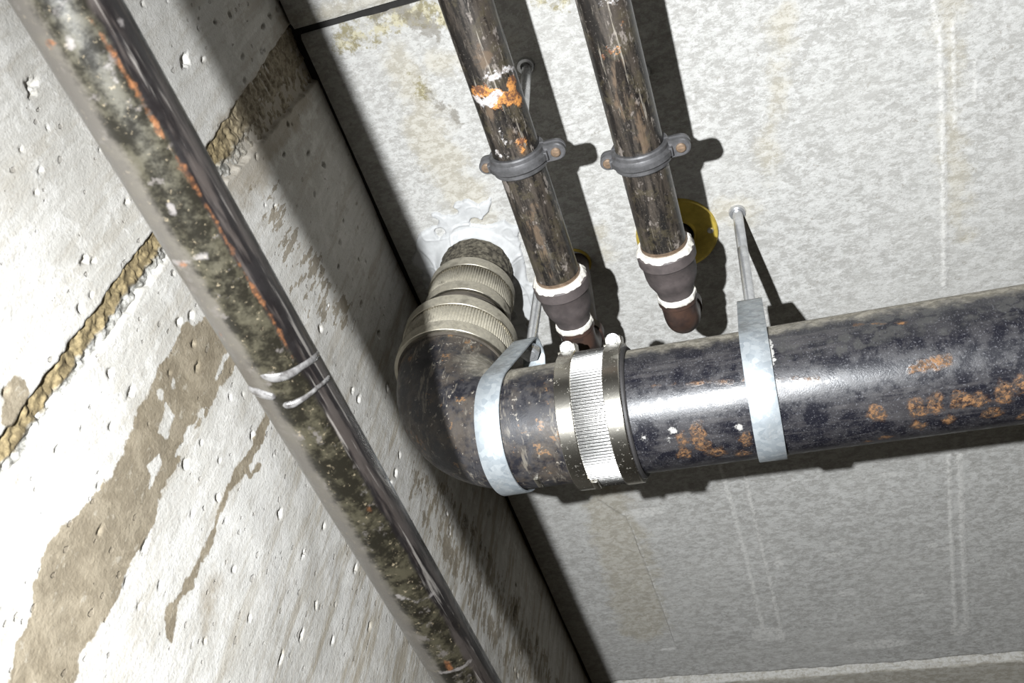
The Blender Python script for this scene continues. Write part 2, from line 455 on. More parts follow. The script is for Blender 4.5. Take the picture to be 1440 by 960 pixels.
M_PATCH = mat_plain('white_sealant', (.42, .422, .42), .6, 0, .2, 60, .5)

# ------------------------------------------------------------------ wall
YJ0, YJ1 = 0.2655, 0.2900          # vertical joint in the wall
def joint_hw(z):                   # joint edges, it flares towards the ceiling
    zr = z - (CZ - 0.9285) - 0.0
    lo_ = np.interp(z, [0.3 + 1.5715, .55 + 1.5715, .68 + 1.5715, .94 + 1.5715], [.2676, .2690, .2640, .2555])
    hi_ = np.interp(z, [0.3 + 1.5715, .55 + 1.5715, .68 + 1.5715, .94 + 1.5715], [.2840, .2920, .2970, .3205])
    return lo_, hi_
ys = [-1.5, -0.30, -0.1, 0.0]; y = 0.06
while y < 1.62:
    ys.append(y); y += 0.0013 if y < .62 else 0.0013 + (y - .62) * 0.0026
ys += [1.75, 2.2, 3.5]
z0 = CZ - 0.9285
zs = np.concatenate([[z0 - 1.5, z0 - .5, z0 - .1, z0 + .1], np.arange(z0 + .21, CZ + .002, .0016), [CZ + .02, CZ + .2]])
U, Vv, Fg, idx = grid(np.array(ys), zs)
P = np.stack([U, Vv], 1)
disp = vnoise(P, .11, 1) * .004 + vnoise(P, .03, 2) * .0010
lo_, hi_ = joint_hw(Vv)
jn = vnoise(P, .012, 3) * .0028 + vnoise(P, .005, 4) * .0018
inj = np.maximum(lo_ - U, U - hi_) + jn
disp -= .0055 * sstep(.0012, -.0018, inj)
# air holes in the cast face (pits)
pits = [(42, 118, 6, 11), (45, 132, 4, 7), (260, 85, 7, 10), (262, 78, 4, 6), (123, 364, 5, 8), (134, 366, 3, 5), (115, 435, 5, 5), (130, 415, 3, 4), (254, 452, 5, 7),
        (270, 443, 4, 6), (278, 515, 4, 6), (153, 526, 5, 6), (182, 551, 4, 9), (9, 550, 4, 8), (80, 630, 3, 6), (113, 603, 3, 3), (153, 600, 3, 5),
        (323, 558, 3, 4), (341, 554, 3, 3), (354, 612, 4, 5), (283, 622, 3, 3), (140, 745, 3, 7), (308, 700, 5, 4), (273, 720, 3, 4), (262, 652, 5, 5), (137, 682, 3, 5),
        (393, 722, 4, 6), (455, 740, 3, 5), (425, 780, 3, 6), (395, 925, 3, 10), (425, 893, 3, 7), (350, 868, 3, 5), (198, 853, 3, 4), (180, 818, 3, 7), (227, 822, 3, 4),
        (205, 767, 3, 9), (505, 560, 4, 6), (497, 548, 3, 4), (555, 665, 4, 6), (548, 680, 4, 5), (560, 640, 3, 4), (440, 540, 3, 4), (436, 570, 3, 4), (452, 462, 4, 5),
        (360, 220, 3, 4), (57, 240, 3, 4), (67, 180, 3, 3), (52, 270, 3, 3), (30, 210, 3, 3), (180, 283, 3, 4), (378, 22, 4, 4), (322, 20, 4, 3), (366, 72, 3, 5),
        (340, 80, 3, 4), (343, 112, 3, 4), (395, 5, 4, 4), (455, 232, 4, 5), (443, 273, 3, 4), (480, 340, 3, 4), (510, 428, 4, 5), (535, 470, 4, 5), (545, 545, 4, 5),
        (655, 735, 5, 9), (677, 765, 3, 6), (665, 750, 3, 4), (724, 862, 5, 9), (755, 905, 3, 5), (688, 780, 3, 3), (717, 745, 3, 4), (745, 920, 3, 5), (690, 720, 3, 4),
        (580, 760, 3, 5), (600, 820, 3, 4), (500, 800, 3, 5), (520, 880, 3, 6), (445, 850, 3, 5), (330, 800, 3, 4), (290, 900, 3, 4), (470, 900, 3, 5)]
px_size = lambda p: np.linalg.norm(on_wall(p) - CAM) / F
for px_, py_, a, b in pits:
    c = on_wall((px_, py_))[1:]; k = px_size((px_, py_))
    ry, rz = a * k * 1.15, b * k * 1.3
    near = (np.abs(P[:, 0] - c[0]) < 3 * ry) & (np.abs(P[:, 1] - c[1]) < 3 * rz)
    q = P[near]; d = np.sqrt(((q[:, 0] - c[0]) / ry) ** 2 + ((q[:, 1] - c[1]) / rz) ** 2) + vnoise(q, .003, 9) * .8
    disp[near] -= min(ry, rz) * 1.15 * sstep(1.12, .45, d)
for i in range(300):
    c = np.array([rng.uniform(.08, 1.45), rng.uniform(z0 + .24, CZ)])
    up = c[1] > CZ - .22
    if not up and rng.random() < .6: continue
    ry = .0009 + .0017 * rng.random() ** 2; rz = ry * rng.uniform(.9, 2.4)
    near = (np.abs(P[:, 0] - c[0]) < 3 * ry) & (np.abs(P[:, 1] - c[1]) < 3 * rz)
    q = P[near]; d = np.sqrt(((q[:, 0] - c[0]) / ry) ** 2 + ((q[:, 1] - c[1]) / rz) ** 2)
    disp[near] -= ry * (3.0 if up else 1.4) * sstep(1.2, .5, d)
# damp stains
stain = poly_sdf(P, W2([(258, 458), (240, 500), (222, 520), (205, 560), (190, 578), (184, 602), (165, 640), (150, 668), (135, 690), (110, 722), (76, 752), (58, 795), (46, 830), (42, 868), (26, 905), (16, 960), (0, 1000),
                        (85, 1000), (108, 955), (114, 920), (140, 880), (165, 840), (182, 800), (200, 772), (218, 735), (228, 700), (236, 672), (252, 650), (266, 612), (290, 582), (308, 548), (330, 520), (345, 480), (330, 440), (300, 430), (285, 452)]))
for a in [[(232, 570), (247, 585), (232, 615), (220, 608)], [(280, 575), (290, 572), (258, 640), (245, 645)], [(240, 535), (245, 532), (246, 545), (241, 546)], [(222, 550), (232, 545), (226, 563), (221, 560)], [(314, 500), (322, 497), (312, 525), (303, 532)],
          [(205, 655), (222, 640), (226, 650), (208, 690), (214, 668)]]:
    stain = np.maximum(stain, -poly_sdf(P, W2(a)))
for pts, hw in [([(376, 585), (366, 612), (352, 640), (338, 660), (322, 685), (312, 715), (300, 760), (284, 790), (272, 815), (258, 835), (248, 850)], [.004, .006, .004, .005, .0035, .0018, .0028, .0028, .0038, .0028, .003]),
                ([(246, 855), (240, 872), (243, 902)], [.005, .006, .003]), ([(352, 640), (345, 655), (352, 668), (362, 655)], .0025),
                ([(20, 555), (30, 545), (10, 590)], [.003, .008, .006])]:
    stain = np.minimum(stain, line_sdf(P, W2(pts), np.array(hw) * 1.0 if not np.isscalar(hw) else hw))
stain2 = np.minimum(poly_sdf(P, W2([(352, 250), (385, 268), (420, 320), (455, 365), (492, 420), (505, 470), (470, 470), (440, 455), (405, 400), (380, 350), (362, 300)])),
                    poly_sdf(P, W2([(570, 640), (630, 672), (690, 770), (760, 890), (790, 965), (720, 965), (660, 860), (610, 770), (575, 700)])))
soft = line_sdf(P, W2([(425, 50), (400, 130), (360, 190), (330, 230)]), .034)
soft = np.minimum(soft, line_sdf(P, W2([(300, 820), (290, 900)]), .006))
low = sstep(.35, .75, P[:, 0])
V = np.stack([disp, U, Vv], 1)
wall = make_obj('wall_left', V, Fg[:, ::-1], M_WALL, None, dict(stain=np.clip(stain * 1000, -60, 60), soft=np.clip(soft * 1000, -60, 60), stain2=np.clip(stain2 * 1000, -60, 60), low=low), smooth='all', origin=(0, 0, 0))
wall['kind'] = 'structure'; wall['label'] = 'pale pitted concrete wall with brown damp stains and a vertical joint'
# crumbly filler in the vertical wall joint
us = np.linspace(0, 1, 26); zj = np.concatenate([np.arange(z0 - 1.5, z0 + .19, .012), np.arange(z0 + .2, CZ + .012, .0013)])
U, Vv, Fg, idx = grid(us, zj)
lo_, hi_ = joint_hw(Vv)
Y = lo_ - .0025 + (hi_ - lo_ + .005) * U
P = np.stack([Y, Vv], 1)
ht = -.0032 + vnoise(P, .006, 11) * .0030 + vnoise(P, .0028, 12) * .0022 + np.where(U > .62, -.0012, 0)
def mat_joint():
    s = NT('crumbly_joint_filler'); a = s.attr('across'); x = s.noise(150, 6, .7)
    gold = s.mix(s.ramp(x, .35, .66), (.095, .072, .037), (.225, .175, .092)); grey = s.mix(s.ramp(x, .38, .62), (.12, .115, .10), (.34, .33, .305))
    c = s.mix(s.ramp(s.add(a, s.mul(s.add(s.noise(60, 4), -.5), .5)), .54, .70), gold, grey)
    up = s.mix(s.ramp(x, .35, .65), (.11, .088, .058), (.255, .22, .16))
    c = s.mix(s.ramp(s.attr('height'), .0, 1.0), c, up)
    return s.out(c, .85, 0, s.bump(x, .8, .0016), .3)
js = make_obj('joint_filler', np.stack([ht, Y, Vv], 1), Fg[:, ::-1], mat_joint(), wall, dict(across=U, height=sstep(CZ - .28, CZ - .1, Vv)), smooth='all')
js['label'] = 'crumbly yellow-brown filler'

# ------------------------------------------------------------------ ceiling
def slab(name, x0, x1, y0, y1, z, vis, step, attrs_fun, disp_fun, parent, th=.12):
    xa = np.unique(np.concatenate([[x0], np.arange(max(x0, vis[0]), min(x1, vis[1]), step), [x1]]))
    ya = np.unique(np.concatenate([[y0], np.arange(max(y0, vis[2]), min(y1, vis[3]), step), [y1]]))
    U, Vv, Fg, idx = grid(xa, ya)
    P = np.stack([U, Vv], 1); n = len(U)
    d = disp_fun(P)
    V = np.stack([U, Vv, z - d], 1)
    bd = np.concatenate([idx[:, 0], idx[-1, 1:], idx[::-1, -1][1:], idx[0, ::-1][1:-1]])
    Vt = V[bd].copy(); Vt[:, 2] = z + th
    m = len(bd); k = np.arange(m); kn = (k + 1) % m
    side = np.stack([bd[k], n + k, n + kn, bd[kn]], 1)
    at = attrs_fun(P); at = {q: np.concatenate([v, v[bd]]) for q, v in at.items()}
    return make_obj(name, np.vstack([V, Vt]), np.vstack([Fg[:, ::-1], side[:, ::-1]]), M_CEIL, parent, at, smooth=True)
V, Fl = box((1.35, 1.0, CZ + .16), 1.5, 2.5, .04)  # unseen backing slab, added to keep ambient light out of the gaps
ceil = make_obj('ceiling', V, Fl, M_CEIL, None, None, smooth=False, origin=(0.85, .7, CZ + .12))
ceil['kind'] = 'structure'; ceil['label'] = 'grey concrete slab ceiling with pale form marks'
ridges = [  # px polyline, half width (m), height
    ([(1014, 655), (1046, 770), (1076, 893)], .0032, .0012), ([(1044, 655), (1072, 770), (1103, 900)], .0026, .0015),
    ([(1322, 30), (1326, 200), (1328, 400)], .0028, .0012), ([(1313, 0), (1317, 44)], .0026, .001), ([(1340, 30), (1343, 180)], .0016, .0008),
    ([(1334, 640), (1338, 760), (1345, 885)], .0032, .0012), ([(1350, 640), (1354, 760), (1360, 885)], .0040, .0009), ([(1372, 85), (1370, 140)], .0016, .0008),
    ([(883, 728), (912, 800), (953, 912)], .0018, .0012)]
def ceil_attrs(P):
    white = np.full(len(P), .06); beige = np.full(len(P), .06); yellow = np.full(len(P), .06); grime = np.full(len(P), .06)
    for pts, hw, h in ridges[:8]: white = np.minimum(white, line_sdf(P, C2(pts), hw))
    white = np.minimum(white, line_sdf(P, C2(ridges[8][0]), .0008))
    for c, a, b in [((1182, 763), 8, 3), ((1175, 780), 14, 3), ((1312, 767), 7, 3), ((1330, 771), 6, 2), ((1190, 835), 12, 3), ((1290, 838), 10, 3), ((1095, 790), 6, 7), ((965, 692), 8, 2), ((1080, 890), 22, 10), ((1350, 885), 12, 8), ((1230, 905), 40, 6), ((1250, 668), 12, 3), ((905, 720), 30, 6)]:
        q = on_ceiling(c)[:2]; k = np.linalg.norm(on_ceiling(c) - CAM) / F
        white = np.minimum(white, spot_sdf(P, q, a * k, b * k * 1.6))
    beige = np.minimum(beige, line_sdf(P, C2([(560, 70), (590, 140), (620, 220), (660, 290)]), [.012, .018, .022, .024]))
    beige = np.minimum(beige, line_sdf(P, C2([(850, 690), (872, 760), (905, 880)]), [.03, .04, .04]))
    beige = np.minimum(beige, line_sdf(P, C2([(1335, 0), (1338, 200), (1350, 330)]), [.010, .009, .008]))
    beige = np.minimum(beige, line_sdf(P, C2([(1020, 296), (1052, 300)]), .013))
    beige = np.minimum(beige, line_sdf(P, C2([(1105, 20), (1075, 250)]), [.008, .004]))
    beige = np.minimum(beige, line_sdf(P, C2([(845, 330), (855, 360)]), .006))
    beige = np.minimum(beige, line_sdf(P, C2([(700, 60), (610, 90)]), .010))
    yellow = np.minimum(yellow, line_sdf(P, C2([(480, 62), (530, 30), (590, 15), (625, 20)]), [.010, .018, .012, .016]))
    yellow = np.minimum(yellow, line_sdf(P, C2([(578, 108), (590, 128), (612, 136)]), [.003, .007, .003]))
    yellow = np.minimum(yellow, line_sdf(P, C2([(760, 5), (790, 0)]), .008))
    grime = np.minimum(grime, line_sdf(P, C2([(530, 22), (560, 12), (600, 40)]), [.006, .008, .012]))
    grime = np.minimum(grime, line_sdf(P, C2([(600, 130), (650, 175)]), [.001, .002]))
    return {k: np.clip(v * 1000, -60, 60) for k, v in dict(white=white, beige=beige, yellow=yellow, grime=grime).items()}
def ceil_disp(P):
    d = vnoise(P, .16, 21) * .004 + vnoise(P, .04, 22) * .0012 + vnoise(P, .012, 23) * .0005
    for pts, hw, h in ridges: d = d + h * sstep(hw * .6, -hw * .6, line_sdf(P, C2(pts), hw * .7) + vnoise(P, .006, 24) * .0018)
    # shallow recess left by a formwork board
    d = d - .0016 * sstep(.001, -.001, poly_sdf(P, C2([(838, 700), (882, 728), (952, 912), (930, 915), (880, 800)])))
    edge = np.minimum(P[:, 1] - .2685, 1.4805 - P[:, 1])
    d = d - .004 * sstep(.006, 0, edge + vnoise(P, .014, 25) * .006)
    return d
VIS = (.0, .78, .0, 1.7)
slab('ceiling_slab', .0055, 2.8, .2700, 1.4805, CZ, VIS, .0021, ceil_attrs, ceil_disp, ceil)
noat = lambda P: dict(white=np.full(len(P), 60.), beige=np.clip(line_sdf(P, np.array([[-.1, .255], [1.5, .255]]), .004) * 1000, -60, 60), yellow=np.full(len(P), 60.), grime=np.full(len(P), 60.))
slab('ceiling_slab', .004, 2.8, -1.45, .2615, CZ - .006, (.0, .5, .15, .2615), .003, noat, lambda P: vnoise(P, .05, 31) * .001 - .003 * sstep(.005, 0, .2615 - P[:, 1] + vnoise(P, .01, 32) * .005), ceil)
at3 = lambda P: dict(white=np.clip((P[:, 1] - 1.4885) * 1000 + vnoise(P, .02, 5) * 6, -60, 60), beige=np.full(len(P), -20.), yellow=np.full(len(P), 60.), grime=np.full(len(P), 60.))  # white mask paints the lit edge face of this slab into its colour
slab('ceiling_slab', .004, 2.8, 1.4830, 3.4, CZ - .008, (.0, .8, 1.4830, 1.60), .003, at3, lambda P: vnoise(P, .05, 33) * .002 - .004 * sstep(.008, 0, P[:, 1] - 1.483 + vnoise(P, .02, 34) * .006), ceil)

make_obj('black_gap_filler', *box((1.40, .2660, CZ + .05), 1.40, .0060, .046), M_DARK, ceil, smooth=False)  # black filler added so the lit gap between slabs reads as dark
make_obj('black_gap_filler', *box((.001, 1.0, CZ + .05), .0075, 2.4, .0465), M_DARK, ceil, smooth=False)  # same black filler for the dark line of the corner gap

# sealant smeared round the riser where it enters the slab
ST = np.array([.0945, .5814])
poly = C2([(592, 400), (586, 352), (598, 330), (617, 318), (616, 302), (640, 295), (654, 284), (672, 290), (690, 288), (696, 300), (692, 312), (716, 308), (730, 318), (736, 345), (744, 380), (752, 420), (756, 470), (740, 520), (690, 520), (620, 470)])
us = np.arange(.02, .26, .0011); vs2 = np.arange(.46, .74, .0011)
U, Vv, Fg, idx = grid(us, vs2); P = np.stack([U, Vv], 1)
sd = poly_sdf(P, poly) + vnoise(P, .02, 41) * .020 + vnoise(P, .008, 42) * .007
holes = vnoise(P, .022, 43)
sd = np.maximum(sd, np.where(np.hypot(U - ST[0], Vv - ST[1]) > .056, (holes - .30) * .05, -1))
rr = np.hypot(U - ST[0], Vv - ST[1])
fold = np.abs(vnoise(P, .03, 44)); fold2 = np.abs(vnoise(P, .016, 45))
ht = .0008 + .0022 * sstep(.0, -.006, sd) * (.45 + vnoise(P, .02, 46)) + .0014 * sstep(.05, .0, fold) + .0009 * sstep(.05, 0, fold2) + .007 * sstep(.053, .043, rr)
zz = CZ + .004 - (ht + .0065) * sstep(.0012, -.0012, sd)
keep = (sd[Fg] < .002).any(1)
Fk = Fg[keep]; used = np.unique(Fk); remap = -np.ones(len(U), int); remap[used] = np.arange(len(used))
sp = make_obj('sealant_patch', np.stack([U, Vv, zz], 1)[used], remap[Fk][:, ::-1], M_PATCH, ceil, None, smooth='all')
sp['label'] = 'smeared white sealant'

# ------------------------------------------------------------------ drain line
PY, PZ, PR = .5814, CZ - .2959, .0556
AX = np.array([0, PY, PZ]); XD = np.array([1., 0, 0]); TW = (0, -.62, -.78)
drain = tag(empty('drain_line', (.31, PY, PZ - PR)), 'thick black cast iron drain pipe bending up through the ceiling with steel couplings', 'drain pipe')
# straight pipe
xs = np.concatenate([np.arange(.2565, .76, .0016), [.8, .9, 1.1, 2.6]])
V, Fl, (S, T) = lathe(AX, XD, [(x, PR) for x in xs], 220, TW)
ST2 = np.stack([S, T], 1)
def on_big(p): return cyl_hit(p, AX, XD, PR, TW)
K = .00064
rust = np.full(len(S), .06)
for cx, cy, a, b in [(960, 618, 7, 13), (962, 638, 10, 10), (981, 608, 10, 16), (988, 626, 12, 9), (1010, 636, 9, 10), (1047, 617, 8, 12), (1045, 637, 9, 8), (1233, 582, 11, 13), (1290, 575, 11, 13), (1291, 598, 9, 9),
                     (1315, 568, 10, 13), (1353, 563, 13, 13), (1377, 562, 11, 10), (1395, 580, 11, 8), (1412, 552, 11, 15), (1334, 591, 8, 7), (1242, 615, 8, 5), (1218, 621, 6, 3), (1436, 542, 10, 13), (1440, 585, 8, 6), (1366, 566, 7, 6), (1000, 634, 8, 6)]:
    c = on_big((cx, cy)); rust = np.minimum(rust, spot_sdf(ST2, c, b * K * 1.05, a * K * 1.0))
rust = np.minimum(rust, line_sdf(ST2, [on_big((1278, 524)), on_big((1302, 513)), on_big((1332, 508))], [.002, .006, .0045]))
rust = np.minimum(rust, line_sdf(ST2, [on_big((1200, 457)), on_big((1275, 453))], .0006))
rust = np.minimum(rust, line_sdf(ST2, [on_big((905, 543)), on_big((1035, 536)), on_big((1150, 531))], .0004))
white = line_sdf(ST2, [on_big((1076, 480)), on_big((1080, 500)), on_big((1082, 515))], [.004, .005, .003])
white = np.minimum(white, line_sdf(ST2, [on_big((900, 572)), on_big((1000, 556)), on_big((1100, 541)), on_big((1180, 533))], [.0016, .0018, .0026, .0002]))  # specular highlight painted along the pipe, together with white print
for c in [(938, 618), (946, 605), (1040, 600), (905, 615)]: white = np.minimum(white, spot_sdf(ST2, on_big(c), .0022, .0022))
grey = np.full(len(S), .06)
for x0 in np.arange(1085, 1440, 24.):
    for r0 in range(3):
        cx = x0 + (r0 % 2) * 11 + rng.uniform(-5, 5); cy = 478 - (cx - 1085) * .172 + r0 * 13 + rng.uniform(-3, 3)
        grey = np.minimum(grey, spot_sdf(ST2, on_big((cx, cy)), rng.uniform(.003, .0045), rng.uniform(.004, .0075)))
mm = lambda a: np.clip(a * 1000, -60, 60)
make_obj('straight_pipe', V, Fl, M_IRON, drain, dict(rust=mm(rust), white=mm(white), grey=mm(grey)), smooth='all')
# elbow
RB, EX = .088, .0965
cx0, cz0 = EX + RB, PZ + RB
path = [(x, PZ, (1, 0)) for x in np.linspace(.251, cx0, 24)]
for a in np.linspace(0, math.pi / 2, 60)[1:]:
    path.append((cx0 - RB * math.sin(a), cz0 - RB * math.cos(a), (math.cos(a), -math.sin(a))))
for z in np.linspace(cz0, CZ - .150, 14)[1:]: path.append((EX, z, (0, -1)))
n = 160; an = np.arange(n) * 2 * np.pi / n; V = []
for i, (x, z, (tx, tz)) in enumerate(path):
    nx, nz = -tz, tx         # in-plane normal
    r = PR * (1 + .0 * i)
    for a in an:
        V.append((x + nx * r * math.cos(a), PY + r * math.sin(a), z + nz * r * math.cos(a)))
V = np.array(V); m = len(path); idx = np.arange(m * n).reshape(m, n)
Fl = np.vstack([np.stack([idx[i], np.roll(idx[i], -1), np.roll(idx[i + 1], -1), idx[i + 1]], 1) for i in range(m - 1)])
make_obj('elbow', V, Fl[:, ::-1], M_ELBOW, drain, smooth='all')
# casting seam and mark on the elbow
# straight coupling over the pipe joint
def corr(nr, amp):
    return lambda an, t, r: r + amp * np.cos(an * nr)
def ring_prof(t0, t1, r0, r1, bev=.0008):
    return [(t0, r0), (t0, r1 - bev), (t0 + bev, r1), (t1 - bev, r1), (t1, r1 - bev), (t1, r0)]
cpl_x0, cpl_x1 = .2290, .2870
V, Fl, _ = lathe(AX, XD, [(cpl_x0 + .0012, PR + .002), (cpl_x0 + .0012, PR + .0052), (cpl_x0 + .004, PR + .0056), (cpl_x1 - .004, PR + .0056), (cpl_x1 - .0012, PR + .0052), (cpl_x1 - .0012, PR + .002)], 1300, TW, corr(130, .00085))
cpl = make_obj('banded_coupling', V, Fl, M_SHIELD, drain, smooth='all'); cpl['label'] = 'ribbed stainless steel coupling sleeve'
V, Fl, _ = lathe(AX, XD, ring_prof(cpl_x0 - .0022, cpl_x1 + .002, PR - .002, PR + .0038, .0012), 120, TW)
make_obj('rubber_gasket', V, Fl, M_RUBBER, cpl)
for bx0, bx1 in ((.2280, .2428), (.2708, .2856)):
    V, Fl, _ = lathe(AX, XD, ring_prof(bx0, bx1, PR + .003, PR + .0078, .0006), 220, TW)
    Pp = Parts().add(V, [list(f) for f in Fl])
    # overlap tongue of the band
    bx = (bx0 + bx1) / 2
    cb = make_obj('clamp_band', *Pp.get(), M_BAND, cpl)
    # worm screw on top of the pipe
    ang = math.radians(44)       # tipped towards the viewer
    up = np.array([0, -math.sin(ang), math.cos(ang)]); tg = np.array([0, -math.cos(ang), -math.sin(ang)])
    c = np.array([bx - .002, PY, PZ]) + up * (PR + .0110)
    Pp = Parts()
    Pp.add(*box(c - tg * .004, .0072, .009, .0042, [XD, tg, up], .0012))
    Pp.add(*lathe(c - tg * .016, tg, [(0, .0012), (0, .0042), (.022, .0042)], 18)[:2])
    Pp.add(*box(c - tg * .004 - up * .0042, .0085, .0125, .0012, [XD, tg, up], .0006))
    make_obj('worm_housing', *Pp.get(), M_BAND, cpl)
    Pp = Parts()
    Pp.add(*prism(c + tg * .005, tg, circ(.0062, 24), .0014, up))
    Pp.add(*prism(c + tg * .0063, tg, hexa(.0056), .0052, up, .0008))
    make_obj('hex_screw', *Pp.get(), M_BOLT, cpl)
# clips seen at the underside of the coupling
q = on_big((838, 668)); 
for pxl, lx in (((838, 668), .0028), ((757, 676), .0022)):
    D, e1, e2 = frame(XD, TW); s_, t_ = on_big(pxl); a = s_ / PR
    nrm = math.cos(a) * e1 + math.sin(a) * e2; tan = -math.sin(a) * e1 + math.cos(a) * e2
    make_obj('band_clip', *box(AX + XD * t_ + nrm * (PR + (.0085 if pxl[0] > 800 else .001)), lx, .0085, .0016, [XD, tan, nrm], .0008), M_BAND, cpl if pxl[0] > 800 else drain)
# reducing coupling on the riser and the riser stub
RA = np.array([EX - .001, PY, CZ]); ZD = np.array([0, 0, 1.]); TZ = (.3, -1, 0)
SR = .0425; SX = np.array([.0945, PY, CZ])
V, Fl, _ = lathe(SX, ZD, [(-.10, SR)] + [(t, SR) for t in np.linspace(-.075, .0, 40)] + [(.06, SR)], 160, TZ, lambda an, t, r: r + .0007 * np.sin(an * 23 + t * 900) * np.sin(an * 7 + t * 400))
make_obj('riser_stub', V, Fl, M_STUB, drain, smooth='all')
zb0, zb1, zt0, zt1 = -.2015, -.1440, -.1165, -.0570
rb, rt = .0590, .0468
V, Fl, _ = lathe(RA, ZD, [(zb0 + .010, rb - .004), (zb0 + .010, rb), (zb1 - .004, rb), (zb1 - .002, rb - .003)], 1200, TZ, corr(120, .0007))
red = make_obj('reducing_coupling', V, Fl, M_DUSTY, drain, smooth='all'); red['label'] = 'dusty ribbed reducing coupling'
V, Fl, _ = lathe(RA, ZD, [(zt0 + .004, rt - .004), (zt0 + .004, rt), (zt1 - .004, rt), (zt1 - .004, rt - .004)], 1000, TZ, corr(100, .0007))
make_obj('ribbed_sleeve', V, Fl, M_DUSTY, red, smooth='all')
V, Fl, _ = lathe(RA, ZD, [(zb0 - .002, PR - .003), (zb0 - .002, PR + .0015), (zb0, PR + .002), (zb1, rb - .001), (zb1 + .004, rb - .002), (zb1 + .008, .0500), (zb1 + .012, .0485), (zb1 + .015, .0505), (zb1 + .019, .0500), (zb1 + .022, .0455), (zt0, rt - .0015), (zt1 + .002, rt - .002), (zt1 + .002, SR - .002)], 140, TZ)
make_obj('rubber_sleeve', V, Fl, M_RUBBERD, red)
for a, b, r in ((zb0, zb0 + .0150, rb), (zb1 - .0155, zb1, rb), (zt0, zt0 + .0150, rt), (zt1 - .0145, zt1, rt)):
    V, Fl, _ = lathe(RA, ZD, ring_prof(a, b, r - .003, r + .0022, .0006), 200, TZ)
    make_obj('clamp_band', V, Fl, M_DUSTY, red)

# ------------------------------------------------------------------ strap hangers
def strap_hanger(x, rot, shear, label, rod_top=CZ + .02):
    t = tag(empty('strap_hanger', (x, PY, PZ - PR - .003)), label, 'pipe hanger', 'zinc strap hangers on the drain pipe')
    H = .1185; a = .0125; r = PR + .0013
    # tangent from (a,H) to circle
    d = math.hypot(a, H); base = math.atan2(H, a); off = math.acos(r / d)
    ta = base - off
    pts = [(-a, H)]
    pts = []
    for s in np.linspace(0, 1, 5): pts.append((-a + 2 * a * s, H))
    c = np.array([r * math.cos(ta), r * math.sin(ta)])
    for s in np.linspace(0, 1, 10)[1:]: pts.append(tuple(np.array([a, H]) * (1 - s) + c * s))
    sweep = math.pi + 2 * ta
    for s in np.linspace(0, 1, 80)[1:]:
        b = ta - sweep * s; pts.append((r * math.cos(b), r * math.sin(b)))
    c2 = np.array([-c[0], c[1]])
    for s in np.linspace(0, 1, 10)[1:-1]: pts.append(tuple(c2 * (1 - s) + np.array([-a, H]) * s))
    # (u = +Y side first); soften the corners
    pts = np.array(pts)
    for _ in range(1): pts = .25 * np.roll(pts, 1, 0) + .5 * pts + .25 * np.roll(pts, -1, 0)
    tg = np.roll(pts, -1, 0) - np.roll(pts, 1, 0); tg /= np.linalg.norm(tg, axis=1)[:, None]
    nr = np.stack([-tg[:, 1], tg[:, 0]], 1)
    nr *= np.sign((nr * (pts - np.array([0, .02]))).sum(1))[:, None]
    hw, th = .0117, .0022
    cr, sr = math.cos(rot), math.sin(rot)
    uax = np.array([-sr, cr, 0]); wax = np.array([cr, sr, 0]); vax = np.array([0, 0, 1.])
    cen = np.array([x, PY, PZ])
    prof = [(-hw, .0004), (-hw + .0006, 0), (hw - .0006, 0), (hw, .0004), (hw, th - .0004), (hw - .0006, th), (-hw + .0006, th), (-hw, th - .0004)]
    n = len(prof); m = len(pts); V = []
    for i in range(m):
        for wv, k in prof:
            q = pts[i] + nr[i] * k
            V.append(cen + uax * q[0] + vax * q[1] + wax * wv + XD * (q[1] - H) * shear)
    idx = np.arange(m * n).reshape(m, n); Fs = []
    for i in range(m):
        p_, q_ = idx[i], idx[(i + 1) % m]
        Fs.append(np.stack([p_, np.roll(p_, -1), np.roll(q_, -1), q_], 1))
    make_obj('strap', np.array(V), np.vstack(Fs), M_ZINC, t)
    zt = PZ + H
    top = cen + vax * (H - .012)
    L_ = CZ + .02 - top[2]
    prof = []; k = 0
    rr = .0055
    prof = [(0, .0), (0, rr)] + [(v, rr) for v in np.linspace(.002, L_ * .55, 10)] + [(L_ * .55 + .0005, rr - .0003), (L_ * .55 + .001, rr)] + [(L_, rr)]
    make_obj('threaded_rod', *lathe(top, ZD, prof, 28)[:2], M_ROD, t)
    Pp = Parts()
    Pp.add(*prism(cen + vax * (H - .0105), ZD, hexa(.0105), .009, wax, .001))
    make_obj('hex_nut', *Pp.get(), M_ROD, t)
    V, Fl, _ = lathe((x, PY, CZ - .0035), ZD, [(0, .0058), (0, .0086), (.003, .0094), (.02, .0094)], 30)
    make_obj('anchor_sleeve', V, Fl, M_ROD, t)
    return t
strap_hanger(.1765, math.radians(-2.0), .066, 'zinc strap hanger twisted askew on the drain pipe elbow, left of the banded coupling')
strap_hanger(.3985, math.radians(1), 0.0, 'zinc strap hanger square on the straight drain pipe, right of the banded coupling')

